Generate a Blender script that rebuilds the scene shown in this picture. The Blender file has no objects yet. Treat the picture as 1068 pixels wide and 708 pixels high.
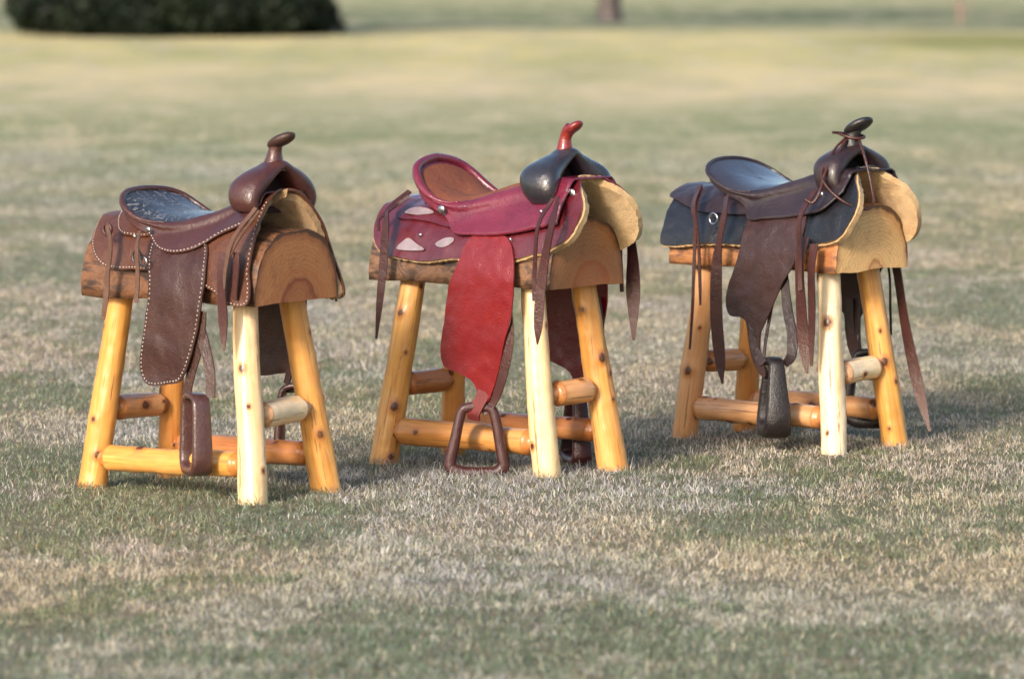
import bpy, bmesh, math, random
import numpy as np
from mathutils import Vector, Matrix, noise, geometry
R = math.radians
random.seed(7)
sc = bpy.context.scene
COL = sc.collection

# ------------------------------------------------------------------ helpers
def link(o, parent=None):
    COL.objects.link(o)
    if parent is not None:
        o.parent = parent
    return o

def mesh_obj(name, verts, faces, mats, parent=None, smooth=True, fmat=None):
    me = bpy.data.meshes.new(name)
    me.from_pydata([tuple(v) for v in verts], [], faces)
    if not isinstance(mats, (list, tuple)):
        mats = [mats]
    for m in mats:
        me.materials.append(m)
    if smooth:
        me.polygons.foreach_set('use_smooth', [True] * len(me.polygons))
    if fmat is not None:
        me.polygons.foreach_set('material_index', fmat)
    me.update()
    return link(bpy.data.objects.new(name, me), parent)

def thing(name, label, cat, loc=(0, 0, 0), rz=0, group=None):
    o = bpy.data.objects.new(name, None)
    o.empty_display_size = .1
    COL.objects.link(o)
    o.location = loc
    o.rotation_euler = (0, 0, rz)
    o['label'] = label
    o['category'] = cat
    if group:
        o['group'] = group
    return o

def cr(pts, n=6, closed=False):
    """Catmull-Rom through tuples of any dimension"""
    P = [np.array(p, float) for p in pts]
    N = len(P)
    out = []
    segs = N if closed else N - 1
    for i in range(segs):
        if closed:
            a, b, c, d = P[(i - 1) % N], P[i], P[(i + 1) % N], P[(i + 2) % N]
        else:
            b, c = P[i], P[i + 1]
            a = P[i - 1] if i > 0 else 2 * b - c
            d = P[i + 2] if i + 2 < N else 2 * c - b
        for k in range(n):
            t = k / n
            out.append(.5 * ((2 * b) + (-a + c) * t + (2 * a - 5 * b + 4 * c - d) * t * t + (-a + 3 * b - 3 * c + d) * t ** 3))
    if not closed:
        out.append(P[-1])
    return out

def grid_faces(nu, nv, closed_v=False, flip=False):
    f = []
    for i in range(nu - 1):
        for j in range(nv if closed_v else nv - 1):
            a = i * nv + j
            b = i * nv + (j + 1) % nv
            q = (a, b, b + nv, a + nv)
            f.append(q[::-1] if flip else q)
    return f

def nz(p, s=1.0, o=0.0):
    return noise.noise(Vector((p[0] * s + o, p[1] * s - o, p[2] * s + 3.1 * o)))

def tube(name, pts, rads, mat, parent, seg=10, caps=True, rough=0.0, n=5, seed=0.0):
    """round sweep through 3-D points with a radius each"""
    q = cr([tuple(p) + (r,) for p, r in zip(pts, rads)], n)
    V = []
    up = Vector((0, 0, 1))
    P = [Vector(a[:3]) for a in q]
    t0 = (P[1] - P[0]).normalized()
    u = t0.orthogonal().normalized()
    for i, a in enumerate(q):
        t = (P[min(i + 1, len(P) - 1)] - P[max(i - 1, 0)]).normalized()
        u = (u - t * u.dot(t)).normalized()
        w = t.cross(u)
        for k in range(seg):
            an = 2 * math.pi * k / seg
            r = a[3] * (1 + rough * nz((math.cos(an), math.sin(an), i * .15 + seed), 1.6))
            V.append(P[i] + u * (math.cos(an) * r) + w * (math.sin(an) * r))
    F = grid_faces(len(q), seg, True)
    if caps:
        F.append(tuple(range(seg))[::-1])
        F.append(tuple((len(q) - 1) * seg + k for k in range(seg)))
    return mesh_obj(name, V, F, mat, parent)

# ------------------------------------------------------------------ node materials
class NT:
    def __init__(s, name):
        s.m = bpy.data.materials.new(name)
        s.m.use_nodes = True
        s.t = s.m.node_tree
        s.b = s.t.nodes['Principled BSDF']
    def n(s, kind, **kw):
        nd = s.t.nodes.new(kind)
        for k, v in kw.items():
            if k in nd.inputs:
                nd.inputs[k].default_value = v
            else:
                setattr(nd, k, v)
        return nd
    def l(s, a, b):
        s.t.links.new(a, b)
    def coord(s, scale=(1, 1, 1), loc=(0, 0, 0)):
        tc = s.n('ShaderNodeTexCoord')
        mp = s.n('ShaderNodeMapping')
        mp.inputs['Scale'].default_value = scale
        mp.inputs['Location'].default_value = loc
        s.l(tc.outputs['Object'], mp.inputs['Vector'])
        return mp.outputs['Vector']
    def noise(s, vec, scale, detail=4, rough=.55, dist=0):
        nd = s.n('ShaderNodeTexNoise')
        nd.inputs['Scale'].default_value = scale
        nd.inputs['Detail'].default_value = detail
        nd.inputs['Roughness'].default_value = rough
        nd.inputs['Distortion'].default_value = dist
        s.l(vec, nd.inputs['Vector'])
        return nd.outputs['Fac']
    def ramp(s, fac, stops):
        nd = s.n('ShaderNodeValToRGB')
        el = nd.color_ramp.elements
        while len(el) < len(stops):
            el.new(.5)
        for e, (p, c) in zip(el, stops):
            e.position = p
            e.color = (c if isinstance(c, tuple) else (c, c, c)) + (1,)
        s.l(fac, nd.inputs['Fac'])
        return nd.outputs['Color']
    def mix(s, fac, a, b, mode='MIX'):
        nd = s.n('ShaderNodeMix', data_type='RGBA', blend_type=mode)
        for sock, v in ((nd.inputs[0], fac), (nd.inputs[6], a), (nd.inputs[7], b)):
            if hasattr(v, 'is_output'):
                s.l(v, sock)
            elif isinstance(v, tuple):
                sock.default_value = v + (1,)
            else:
                sock.default_value = v
        return nd.outputs[2]
    def math(s, op, a, b=0.0, c=None):
        nd = s.n('ShaderNodeMath', operation=op)
        for i, v in enumerate((a, b) if c is None else (a, b, c)):
            if hasattr(v, 'is_output'):
                s.l(v, nd.inputs[i])
            else:
                nd.inputs[i].default_value = v
        return nd.outputs[0]
    def bump(s, h, strength=.3, dist=.002, prev=None):
        nd = s.n('ShaderNodeBump')
        nd.inputs['Strength'].default_value = strength
        nd.inputs['Distance'].default_value = dist
        s.l(h, nd.inputs['Height'])
        if prev is not None:
            s.l(prev, nd.inputs['Normal'])
        s.l(nd.outputs['Normal'], s.b.inputs['Normal'])
        return nd.outputs['Normal']
    def set(s, **kw):
        for k, v in kw.items():
            sock = s.b.inputs[k.replace('_', ' ')]
            if hasattr(v, 'is_output'):
                s.l(v, sock)
            elif isinstance(v, tuple) and len(v) == 3:
                sock.default_value = v + (1,)
            else:
                sock.default_value = v

def leather(name, c1, c2, rough=.38, coat=.25, grain=260, bump=.25, scuff=.35, tool=None, edge=None):
    t = NT(name)
    v = t.coord()
    big = t.noise(v, 9, 5, .6)
    fine = t.noise(v, 70, 3, .6)
    c = t.mix(t.ramp(big, [(.32, 0.), (.68, 1.)]), c1, c2)
    lighter = tuple(min(1, x * 1.8 + .006) for x in c2)
    c = t.mix(t.math('MULTIPLY', t.ramp(fine, [(.52, 0.), (.8, 1.)]), scuff), c, lighter)
    t.set(Base_Color=c, Coat_Weight=coat, Coat_Roughness=.22, Specular_IOR_Level=.55)
    t.set(Roughness=t.math('ADD', t.math('MULTIPLY', big, .3), rough - .15))
    vo = t.n('ShaderNodeTexVoronoi')
    vo.inputs['Scale'].default_value = grain
    t.l(v, vo.inputs['Vector'])
    nb = t.bump(t.math('ADD', vo.outputs['Distance'], t.math('MULTIPLY', t.noise(v, 35, 4), 3.2)), bump * 1.5, .003)
    if tool == 'basket':
        ch = t.n('ShaderNodeTexChecker'); ch.inputs['Scale'].default_value = 130
        t.l(v, ch.inputs['Vector'])
        t.bump(ch.outputs['Fac'], .45, .0015, nb)
    if tool == 'floral':
        vv = t.n('ShaderNodeTexVoronoi', feature='SMOOTH_F1'); vv.inputs['Scale'].default_value = 34
        t.l(v, vv.inputs['Vector'])
        wv = t.math('SINE', t.math('MULTIPLY', vv.outputs['Distance'], 26.0))
        t.bump(wv, .9, .004, nb)
        c = t.mix(t.math('MULTIPLY', t.ramp(wv, [(.72, 0.), (.95, 1.)]), .75), c, (.20, .19, .22))
        c = t.mix(t.math('MULTIPLY', t.ramp(fine, [(.5, 0.), (.65, .5)]), .6), c, (.01, .01, .012))
        t.set(Base_Color=c)
    return t.m

def fleece(name, c1, c2):
    t = NT(name)
    v = t.coord()
    a = t.noise(v, 14, 5, .6)
    b = t.noise(v, 160, 4, .7)
    c = t.mix(t.ramp(a, [(.3, 0.), (.7, 1.)]), c1, c2)
    c = t.mix(t.ramp(b, [(.3, .35), (.6, 0.)]), c, tuple(x * .45 for x in c1))
    t.set(Base_Color=c, Roughness=.95, Specular_IOR_Level=.1, Sheen_Weight=.3)
    t.bump(t.math('ADD', b, t.noise(v, 45, 3)), .9, .006)
    return t.m

def simple(name, c, rough=.6, metal=0.0, bump=0.0, scale=60):
    t = NT(name)
    v = t.coord()
    n1 = t.noise(v, scale, 4)
    t.set(Base_Color=t.mix(t.math('MULTIPLY', n1, .5), c, tuple(x * .55 for x in c)), Roughness=rough, Metallic=metal)
    if bump:
        t.bump(n1, bump, .002)
    return t.m

def pine(name, light, deep, off):
    """peeled, varnished knotty pine: grain runs along local z"""
    t = NT(name)
    v = t.coord((1, 1, .055), (off, off * .7, off * .3))
    g = t.noise(v, 70, 5, .6, .4)
    vb = t.coord((1, 1, .35), (off * 1.3, 2.0, off))
    big = t.noise(vb, 6.0, 4, .6)
    c = t.mix(t.ramp(g, [(.34, 0.), (.66, 1.)]), light, deep)
    pale = tuple(min(.92, x * .85 + .10) for x in light)
    c = t.mix(t.ramp(big, [(.5, 0.), (.72, .6)]), c, pale)
    ora = (deep[0] * .95, deep[1] * .62, deep[2] * .5)
    c = t.mix(t.ramp(big, [(.26, .75), (.44, 0.)]), c, ora)
    # knots sit where the pole swells; their place is stored on the mesh
    at = t.n('ShaderNodeAttribute'); at.attribute_name = 'knot'
    wob = t.math('ADD', at.outputs['Fac'], t.math('MULTIPLY', t.math('SUBTRACT', t.noise(t.coord(), 90, 3), .5), .4))
    halo = t.ramp(wob, [(.16, 0.), (.6, 1.)])
    core = t.ramp(wob, [(.66, 0.), (.82, 1.)])
    c = t.mix(t.math('MULTIPLY', halo, .8), c, (.44, .15, .035))
    c = t.mix(t.math('MULTIPLY', core, .93), c, (.05, .015, .007))
    # drying checks and weather marks
    ck = t.noise(t.coord((1, 1, .03), (off, 5, 1)), 95, 3, .7)
    c = t.mix(t.ramp(ck, [(.61, 0.), (.66, .8)]), c, (.22, .09, .03))
    st_ = t.noise(t.coord((1, 1, .5), (off * 3, 1, off)), 9, 5, .75, 1.0)
    c = t.mix(t.ramp(st_, [(.54, 0.), (.70, .5)]), c, (.50, .24, .08))
    t.set(Base_Color=c, Roughness=.42, Coat_Weight=.35, Coat_Roughness=.25)
    t.bump(t.math('ADD', g, t.math('MULTIPLY', core, -1.0)), .35, .002)
    return t.m

def log_end(name, face, heart, off, heart_r, hw=.17, top=.75):
    t = NT(name)
    tc = t.n('ShaderNodeTexCoord')
    sp = t.n('ShaderNodeSeparateXYZ')
    t.l(tc.outputs['Object'], sp.inputs[0])
    y = t.math('SUBTRACT', sp.outputs[1], off)
    z = t.math('SUBTRACT', sp.outputs[2], .545)
    r = t.math('SQRT', t.math('ADD', t.math('MULTIPLY', y, y), t.math('MULTIPLY', z, z)))
    nn = t.noise(tc.outputs['Object'], 11, 5, .65)
    rr = t.math('ADD', r, t.math('MULTIPLY', t.math('SUBTRACT', nn, .5), .07))
    rings = t.math('SINE', t.math('MULTIPLY', rr, 560.0))
    blot = t.noise(tc.outputs['Object'], 26, 5, .7)
    c = t.mix(t.ramp(nn, [(.3, 0.), (.7, 1.)]), face, tuple(x * .84 for x in face))
    c = t.mix(t.math('MULTIPLY', t.math('ADD', rings, 1.0), .17), c, tuple(x * .42 for x in face))
    c = t.mix(t.ramp(rr, [(heart_r * .35, .35), (heart_r * .7, .5), (heart_r * .92, .95), (heart_r * 1.06, .1), (heart_r * 1.3, 0.)]), c, heart)
    c = t.mix(t.ramp(blot, [(.54, 0.), (.70, .6)]), c, (face[0] * .45, face[1] * .32, face[2] * .25))
    c = t.mix(t.ramp(rr, [(heart_r * 1.1, 0.), (heart_r * 1.3, .35), (heart_r * 1.6, 0.)]), c, (face[0] * .7, face[1] * .45, face[2] * .3))
    ya = t.math('POWER', t.math('DIVIDE', t.math('ABSOLUTE', sp.outputs[1]), hw), 2.5)
    za = t.math('POWER', t.math('MAXIMUM', t.math('DIVIDE', t.math('SUBTRACT', sp.outputs[2], .549), top - .549), 0.0), 2.44)
    q = t.math('ADD', t.math('ADD', ya, za), t.math('MULTIPLY', t.math('SUBTRACT', t.noise(tc.outputs['Object'], 30, 4), .5), .22))
    c = t.mix(t.ramp(q, [(.66, 0.), (.80, .45), (.90, .6)]), c, (face[0] * .42, face[1] * .3, face[2] * .25))
    c = t.mix(t.ramp(q, [(.86, 0.), (.95, .9)]), c, (.05, .022, .012))
    # saw marks and drying cracks running out from the heart
    an = t.math('ARCTAN2', z, y)
    cv = t.n('ShaderNodeCombineXYZ'); t.l(t.math('MULTIPLY', an, 3.2), cv.inputs[0]); t.l(t.math('MULTIPLY', r, 3.0), cv.inputs[1])
    ck = t.noise(cv.outputs[0], 5, 4, .7)
    c = t.mix(t.ramp(ck, [(.63, 0.), (.70, .55)]), c, (face[0] * .3, face[1] * .2, face[2] * .15))
    saw = t.noise(t.coord((1, .6, 1), (0, 3, 0)), 1.0, 1)
    wv = t.n('ShaderNodeTexWave'); wv.inputs['Scale'].default_value = 26; wv.inputs['Distortion'].default_value = 5; wv.inputs['Detail'].default_value = 3
    t.l(t.coord((0, .5, 1)), wv.inputs['Vector'])
    c = t.mix(t.math('MULTIPLY', wv.outputs['Fac'], .16), c, tuple(x * .5 for x in face))
    t.set(Base_Color=c, Roughness=.55, Coat_Weight=.12, Coat_Roughness=.4)
    t.bump(t.math('ADD', t.math('MULTIPLY', rings, .12), t.math('MULTIPLY', blot, 3.0)), .4, .0015)
    return t.m

def bark_side(name, a, b, c3):
    t = NT(name)
    v = t.coord((.6, 1, 1))
    n1 = t.noise(v, 22, 6, .75, 1.2)
    n2 = t.noise(t.coord((.2, 1, 1), (3, 1, 2)), 38, 4, .6)
    c = t.mix(t.ramp(n1, [(.38, 0.), (.56, 1.)]), a, b)
    c = t.mix(t.ramp(n2, [(.50, 0.), (.62, .95)]), c, c3)
    t.set(Base_Color=c, Roughness=.55, Coat_Weight=.25, Coat_Roughness=.3)
    t.bump(t.math('ADD', n1, n2), .8, .006)
    return t.m

cream = simple('lacing_rawhide', (.78, .72, .62), .6)
steel = simple('nickel', (.62, .62, .64), .25, 1.0)
dark_metal = simple('dark_iron', (.12, .11, .11), .45, .8)

# ------------------------------------------------------------------ saddle body surface
XS = [-.45, -.2, 0, .15, .25, .32, .4]
ZT = [.765, .775, .762, .785, .83, .86, .875]
ZB, WB = .53, .185
def zt_(x):
    return float(np.interp(x, XS, ZT))
def pw(x):
    return float(np.interp(x, [.08, .32], [2.4, 1.4]))
def D(x, z):
    zt = zt_(x)
    t = (z - ZB) / (zt - ZB)
    if t <= 0:
        return WB
    if t >= .999:
        return 0.0
    return WB * math.sqrt(1 - t ** pw(x))
def z2s(x, z):
    t = (z - ZB) / (zt_(x) - ZB)
    if t <= 0:
        return t * .9
    return math.asin(min(1, t) ** (pw(x) / 2))
def body(x, s, off, side):
    """point on the draped surface; s = 0 at the lower flank, pi/2 on the ridge, below 0 hangs straight"""
    zt = zt_(x)
    ex = 2 / pw(x)
    if s <= 0:
        z = ZB + (zt - ZB) * s / .9
        y = WB
        ny, nzz = 1.0, 0.0
    else:
        t = math.sin(s) ** ex
        z = ZB + (zt - ZB) * t
        y = WB * math.cos(s)
        e = .02
        s2 = min(s + e, math.pi / 2); s1 = max(s - e, 0.001)
        dz = (zt - ZB) * (math.sin(s2) ** ex - math.sin(s1) ** ex)
        dy = WB * (math.cos(s2) - math.cos(s1))
        L = math.hypot(dy, dz) or 1
        ny, nzz = dz / L, -dy / L
    return Vector((x, side * (y + off * ny), z + off * nzz))

def offset_poly(P, d):
    """push a closed 2-D outline outwards by d"""
    N = len(P)
    area = sum(P[i][0] * P[(i + 1) % N][1] - P[(i + 1) % N][0] * P[i][1] for i in range(N))
    sg = 1 if area > 0 else -1
    out = []
    for i in range(N):
        a, b = P[i - 1], P[(i + 1) % N]
        t = np.array([b[0] - a[0], b[1] - a[1]])
        t = t / (np.linalg.norm(t) or 1)
        out.append((P[i][0] + sg * t[1] * d, P[i][1] - sg * t[0] * d))
    return out

def resample(P, step):
    P = [np.array(p[:2], float) for p in P]
    P.append(P[0])
    acc = [0]
    for a, b in zip(P, P[1:]):
        acc.append(acc[-1] + np.linalg.norm(b - a))
    n = max(8, int(acc[-1] / step))
    q = np.linspace(0, acc[-1], n, endpoint=False)
    xs = np.interp(q, acc, [p[0] for p in P]); ys = np.interp(q, acc, [p[1] for p in P])
    return list(zip(xs, ys))

def inside(P, x, y):
    c = False
    j = len(P) - 1
    for i in range(len(P)):
        if (P[i][1] > y) != (P[j][1] > y) and x < (P[j][0] - P[i][0]) * (y - P[i][1]) / (P[j][1] - P[i][1]) + P[i][0]:
            c = not c
        j = i
    return c

SC = .27      # metres of flank per unit s, so that outlines are triangulated near true shape
def outline_s(out, smooth=True):
    pts = [(x, z2s(x, z) * SC) for x, z in out]
    if smooth:
        pts = [tuple(p) for p in cr(pts, 6, True)]
    return pts

def panel(name, out, side, off, th, mat, parent, grow=0.0, wave=.004, seed=0.0, fuzz=0.0, lift=None, grid=.011, lace=None, lace_in=.006, lace_step=.012, lace_test=None, thf=None):
    """leather piece cut to an outline (x, z) and draped over the flank; real thickness"""
    pts = outline_s(out)
    pts = resample(pts, .007)
    if grow:
        pts = offset_poly(pts, grow)
        pts = [(a, min(b, math.pi / 2 * SC)) for a, b in pts]
    vv = [Vector(p) for p in pts]
    n0 = len(vv)
    xs = [p[0] for p in pts]; ys = [p[1] for p in pts]
    x = min(xs)
    k = 0
    while x < max(xs):
        y = min(ys) + (k % 2) * grid * .5
        while y < max(ys):
            if inside(pts, x, y) and min((a - x) ** 2 + (b - y) ** 2 for a, b in pts) > (grid * .5) ** 2:
                vv.append(Vector((x, y)))
            y += grid
        x += grid * .87
        k += 1
    res = geometry.delaunay_2d_cdt(vv, [(i, (i + 1) % n0) for i in range(n0)], [], 1, 1e-6)
    V2, F2 = res[0], res[2]
    nV = len(V2)
    E = {}
    for f in F2:
        for a, b in zip(f, f[1:] + f[:1]):
            E[(a, b)] = 1
    bound = [(a, b) for (a, b) in E if (b, a) not in E]
    def surf(p, o):
        s = p[1] / SC
        w = wave * nz((p[0], p[1], seed), 14) + wave * .5 * nz((p[0], p[1], seed + 9), 34)
        e = lift(p[0], s) if lift else 0
        q = body(p[0], s, o + w + e, side)
        if fuzz:
            q = q + Vector((nz(q, 90, 1), nz(q, 90, 2), nz(q, 90, 3))) * fuzz
        return q
    V = [surf(p, off + th) for p in V2] + [surf(p, off) for p in V2]
    F = []
    fl = side < 0
    for f in F2:
        F.append(tuple(f) if fl else tuple(f[::-1]))
        F.append(tuple(nV + i for i in (f[::-1] if fl else f)))
    for a, b in bound:
        q = (b, a, nV + a, nV + b)
        F.append(q if fl else q[::-1])
    o = mesh_obj(name, V, F, mat, parent)
    try:
        o.data.set_sharp_from_angle(angle=R(50))
    except Exception:
        pass
    if lace is not None:
        L = resample(offset_poly(resample(outline_s(out), .004), -lace_in), lace_step)
        LV, LF = [], []
        for i, p in enumerate(L):
            if lace_test and not lace_test(p[0], p[1] / SC):
                continue
            a = L[(i + 1) % len(L)]
            c = surf(p, off + th + .001)
            c2 = surf(((p[0] * .45 + a[0] * .55), (p[1] * .45 + a[1] * .55)), off + th + .001)
            nn = Vector((0, side, .15)).normalized()
            d = (c2 - c)
            if d.length < 1e-5:
                continue
            d.normalize()
            w = d.cross(nn).normalized()
            b0 = len(LV)
            l_, h_ = .0034 * random.uniform(.8, 1.2), .0022
            LV += [c - d * l_, c - w * h_, c + d * l_, c + w * h_, c + nn * .0028, c - nn * .001]
            for q in ((0, 1), (1, 2), (2, 3), (3, 0)):
                LF.append((b0 + q[0], b0 + q[1], b0 + 4)); LF.append((b0 + q[1], b0 + q[0], b0 + 5))
        if LV:
            mesh_obj('lacing', LV, LF, lace, o)
    return o

def ribbon(name, pts, widths, mat, parent, th=.004, face=(0, -1, .1), n=6, twist=0.0):
    """flat strap through 3-D points"""
    q = cr([tuple(p) + (w,) for p, w in zip(pts, widths)], n)
    fc = Vector(face).normalized()
    V = []
    P = [Vector(a[:3]) for a in q]
    for i, a in enumerate(q):
        t = (P[min(i + 1, len(P) - 1)] - P[max(i - 1, 0)]).normalized()
        f = Matrix.Rotation(twist * math.sin(i * .22), 3, t) @ fc
        w = t.cross(f).normalized()
        nn = w.cross(t).normalized()
        hw = max(a[3], .0008) / 2
        V += [P[i] - w * hw - nn * th / 2, P[i] + w * hw - nn * th / 2, P[i] + w * hw + nn * th / 2, P[i] - w * hw + nn * th / 2]
    F = grid_faces(len(q), 4, True)
    F += [(3, 2, 1, 0), tuple((len(q) - 1) * 4 + k for k in range(4))]
    o = mesh_obj(name, V, F, mat, parent)
    o.data.set_sharp_from_angle(angle=R(60))
    return o

def blob(name, c, r, mat, parent, rot=None, seg=16, rings=10, power=1.0):
    V = []
    M = rot or Matrix.Identity(3)
    for i in range(rings + 1):
        ph = math.pi * i / rings
        for k in range(seg):
            th = 2 * math.pi * k / seg
            sx = math.sin(ph) ** power
            V.append(Vector(c) + M @ Vector((r[0] * sx * math.cos(th), r[1] * sx * math.sin(th), r[2] * math.cos(ph))))
    F = grid_faces(rings + 1, seg, True, True)
    o = mesh_obj(name, V, F, mat, parent)
    bm = bmesh.new(); bm.from_mesh(o.data); bmesh.ops.remove_doubles(bm, verts=bm.verts, dist=1e-5)
    bmesh.ops.recalc_face_normals(bm, faces=bm.faces); bm.to_mesh(o.data); bm.free()
    return o

# traced leather outlines (x along the saddle, z height), metres
TR = [
 {
  'skirt':[(0.2886, 0.8506), (0.3217, 0.7904), (0.3276, 0.7202), (0.335, 0.6418), (0.3484, 0.5581), (0.2763, 0.5521), (0.2069, 0.5861), (0.0644, 0.6225), (-0.0704, 0.63), (-0.176, 0.6282), (-0.2406, 0.6389), (-0.292, 0.677), (-0.3219, 0.7209), (-0.3474, 0.761), (-0.2866, 0.7983), (-0.2053, 0.8231), (-0.0526, 0.8093), (0.1343, 0.8564)],
  'rear_jockey':[(-0.2338, 0.8363), (-0.2805, 0.8044), (-0.304, 0.7705), (-0.2388, 0.7375), (-0.1932, 0.7132), (-0.138, 0.7086), (-0.0823, 0.7119), (-0.0598, 0.7257), (-0.0829, 0.7479), (-0.165, 0.7866)],
  'fender':[(-0.063, 0.6973), (-0.0274, 0.5926), (-0.0301, 0.5196), (-0.0401, 0.4486), (-0.0501, 0.3911), (-0.0486, 0.3477), (-0.0317, 0.3215), (0.0023, 0.3126), (0.0627, 0.3202), (0.1026, 0.3292), (0.1343, 0.3688), (0.1609, 0.4402), (0.18, 0.5164), (0.1871, 0.6101), (0.1599, 0.6959), (0.0907, 0.7371), (-0.0453, 0.7317)],
 },
 {
  'skirt':[(0.3419, 0.8551), (0.4038, 0.8227), (0.4314, 0.7857), (0.433, 0.7477), (0.4136, 0.6978), (0.363, 0.6684), (0.2892, 0.6462), (0.215, 0.6281), (0.0934, 0.619), (-0.0016, 0.6233), (-0.1265, 0.6111), (-0.2345, 0.6193), (-0.2949, 0.6309), (-0.3329, 0.6632), (-0.3567, 0.7097), (-0.3724, 0.7553), (-0.3338, 0.7929), (-0.2186, 0.8111), (-0.029, 0.8175), (0.2273, 0.854)],
  'rear_jockey':[(-0.1986, 0.8238), (-0.2598, 0.8103), (-0.3137, 0.774), (-0.2858, 0.7321), (-0.2551, 0.7168), (-0.134, 0.7116), (-0.0275, 0.7003), (-0.0557, 0.7477), (-0.1301, 0.8003)],
  'fender':[(0.0274, 0.6145), (0.0369, 0.6593), (0.0635, 0.6851), (0.1078, 0.6937), (0.1568, 0.6914), (0.1967, 0.6794), (0.2266, 0.642), (0.2457, 0.5598), (0.2418, 0.4674), (0.2234, 0.4077), (0.2035, 0.3393), (0.1902, 0.2937), (0.1754, 0.2563), (0.1532, 0.2127), (0.1198, 0.2107), (0.1161, 0.2359), (0.0938, 0.2741), (0.0397, 0.295), (-0.0147, 0.3104), (-0.0277, 0.3663), (-0.0145, 0.4491), (-0.0031, 0.5345)],
 },
 {
  'skirt':[(0.2808, 0.8449), (0.3554, 0.8257), (0.3961, 0.7875), (0.4073, 0.728), (0.3706, 0.6576), (0.3013, 0.6373), (0.2225, 0.6136), (0.0859, 0.6076), (-0.0306, 0.6185), (-0.1935, 0.6158), (-0.3372, 0.6034), (-0.3695, 0.6169), (-0.3721, 0.6702), (-0.3863, 0.7223), (-0.3819, 0.7678), (-0.2149, 0.774), (0.0309, 0.7831), (0.1885, 0.8183)],
  'rear_jockey':[(-0.2785, 0.8382), (-0.3201, 0.8127), (-0.3913, 0.7769), (-0.41, 0.7419), (-0.3775, 0.7288), (-0.2443, 0.7022), (-0.1348, 0.6978), (-0.0271, 0.7019), (-0.0497, 0.7519), (-0.1416, 0.7861)],
  'fender':[(-0.0158, 0.6911), (-0.0142, 0.6652), (-0.0168, 0.5774), (-0.0512, 0.4987), (-0.0591, 0.436), (-0.0385, 0.4044), (0.0063, 0.401), (0.0308, 0.3875), (0.0392, 0.3258), (0.0598, 0.2649), (0.0964, 0.2258), (0.1126, 0.2327), (0.0879, 0.308), (0.0917, 0.3614), (0.1196, 0.4101), (0.1634, 0.4919), (0.2095, 0.5616), (0.2287, 0.6148), (0.2226, 0.7126), (0.1511, 0.7464), (0.019, 0.7408)],
 },
]
PALE_OUT = [
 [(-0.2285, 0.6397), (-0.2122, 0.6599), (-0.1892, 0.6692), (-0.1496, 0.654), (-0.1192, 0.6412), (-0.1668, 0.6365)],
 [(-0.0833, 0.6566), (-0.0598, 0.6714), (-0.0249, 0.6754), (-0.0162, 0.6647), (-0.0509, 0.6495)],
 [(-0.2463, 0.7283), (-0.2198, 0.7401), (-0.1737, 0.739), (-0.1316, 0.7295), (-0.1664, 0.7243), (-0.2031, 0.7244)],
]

# ------------------------------------------------------------------ saddle pieces
def smax(a, b, e=.014):
    return .5 * (a + b + math.sqrt((a - b) ** 2 + e * e))

def seat_curve(tab):
    near = [tuple(p) for p in cr(tab, 5)]
    # (Rx, w, zr, Mx, zc, zj, slope)
    full = [(p[0], -max(p[1], 0)) + tuple(p[2:]) for p in near]
    full += [(p[0], max(p[1], 0)) + tuple(p[2:]) for p in near[-2::-1]]
    return full

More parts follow.
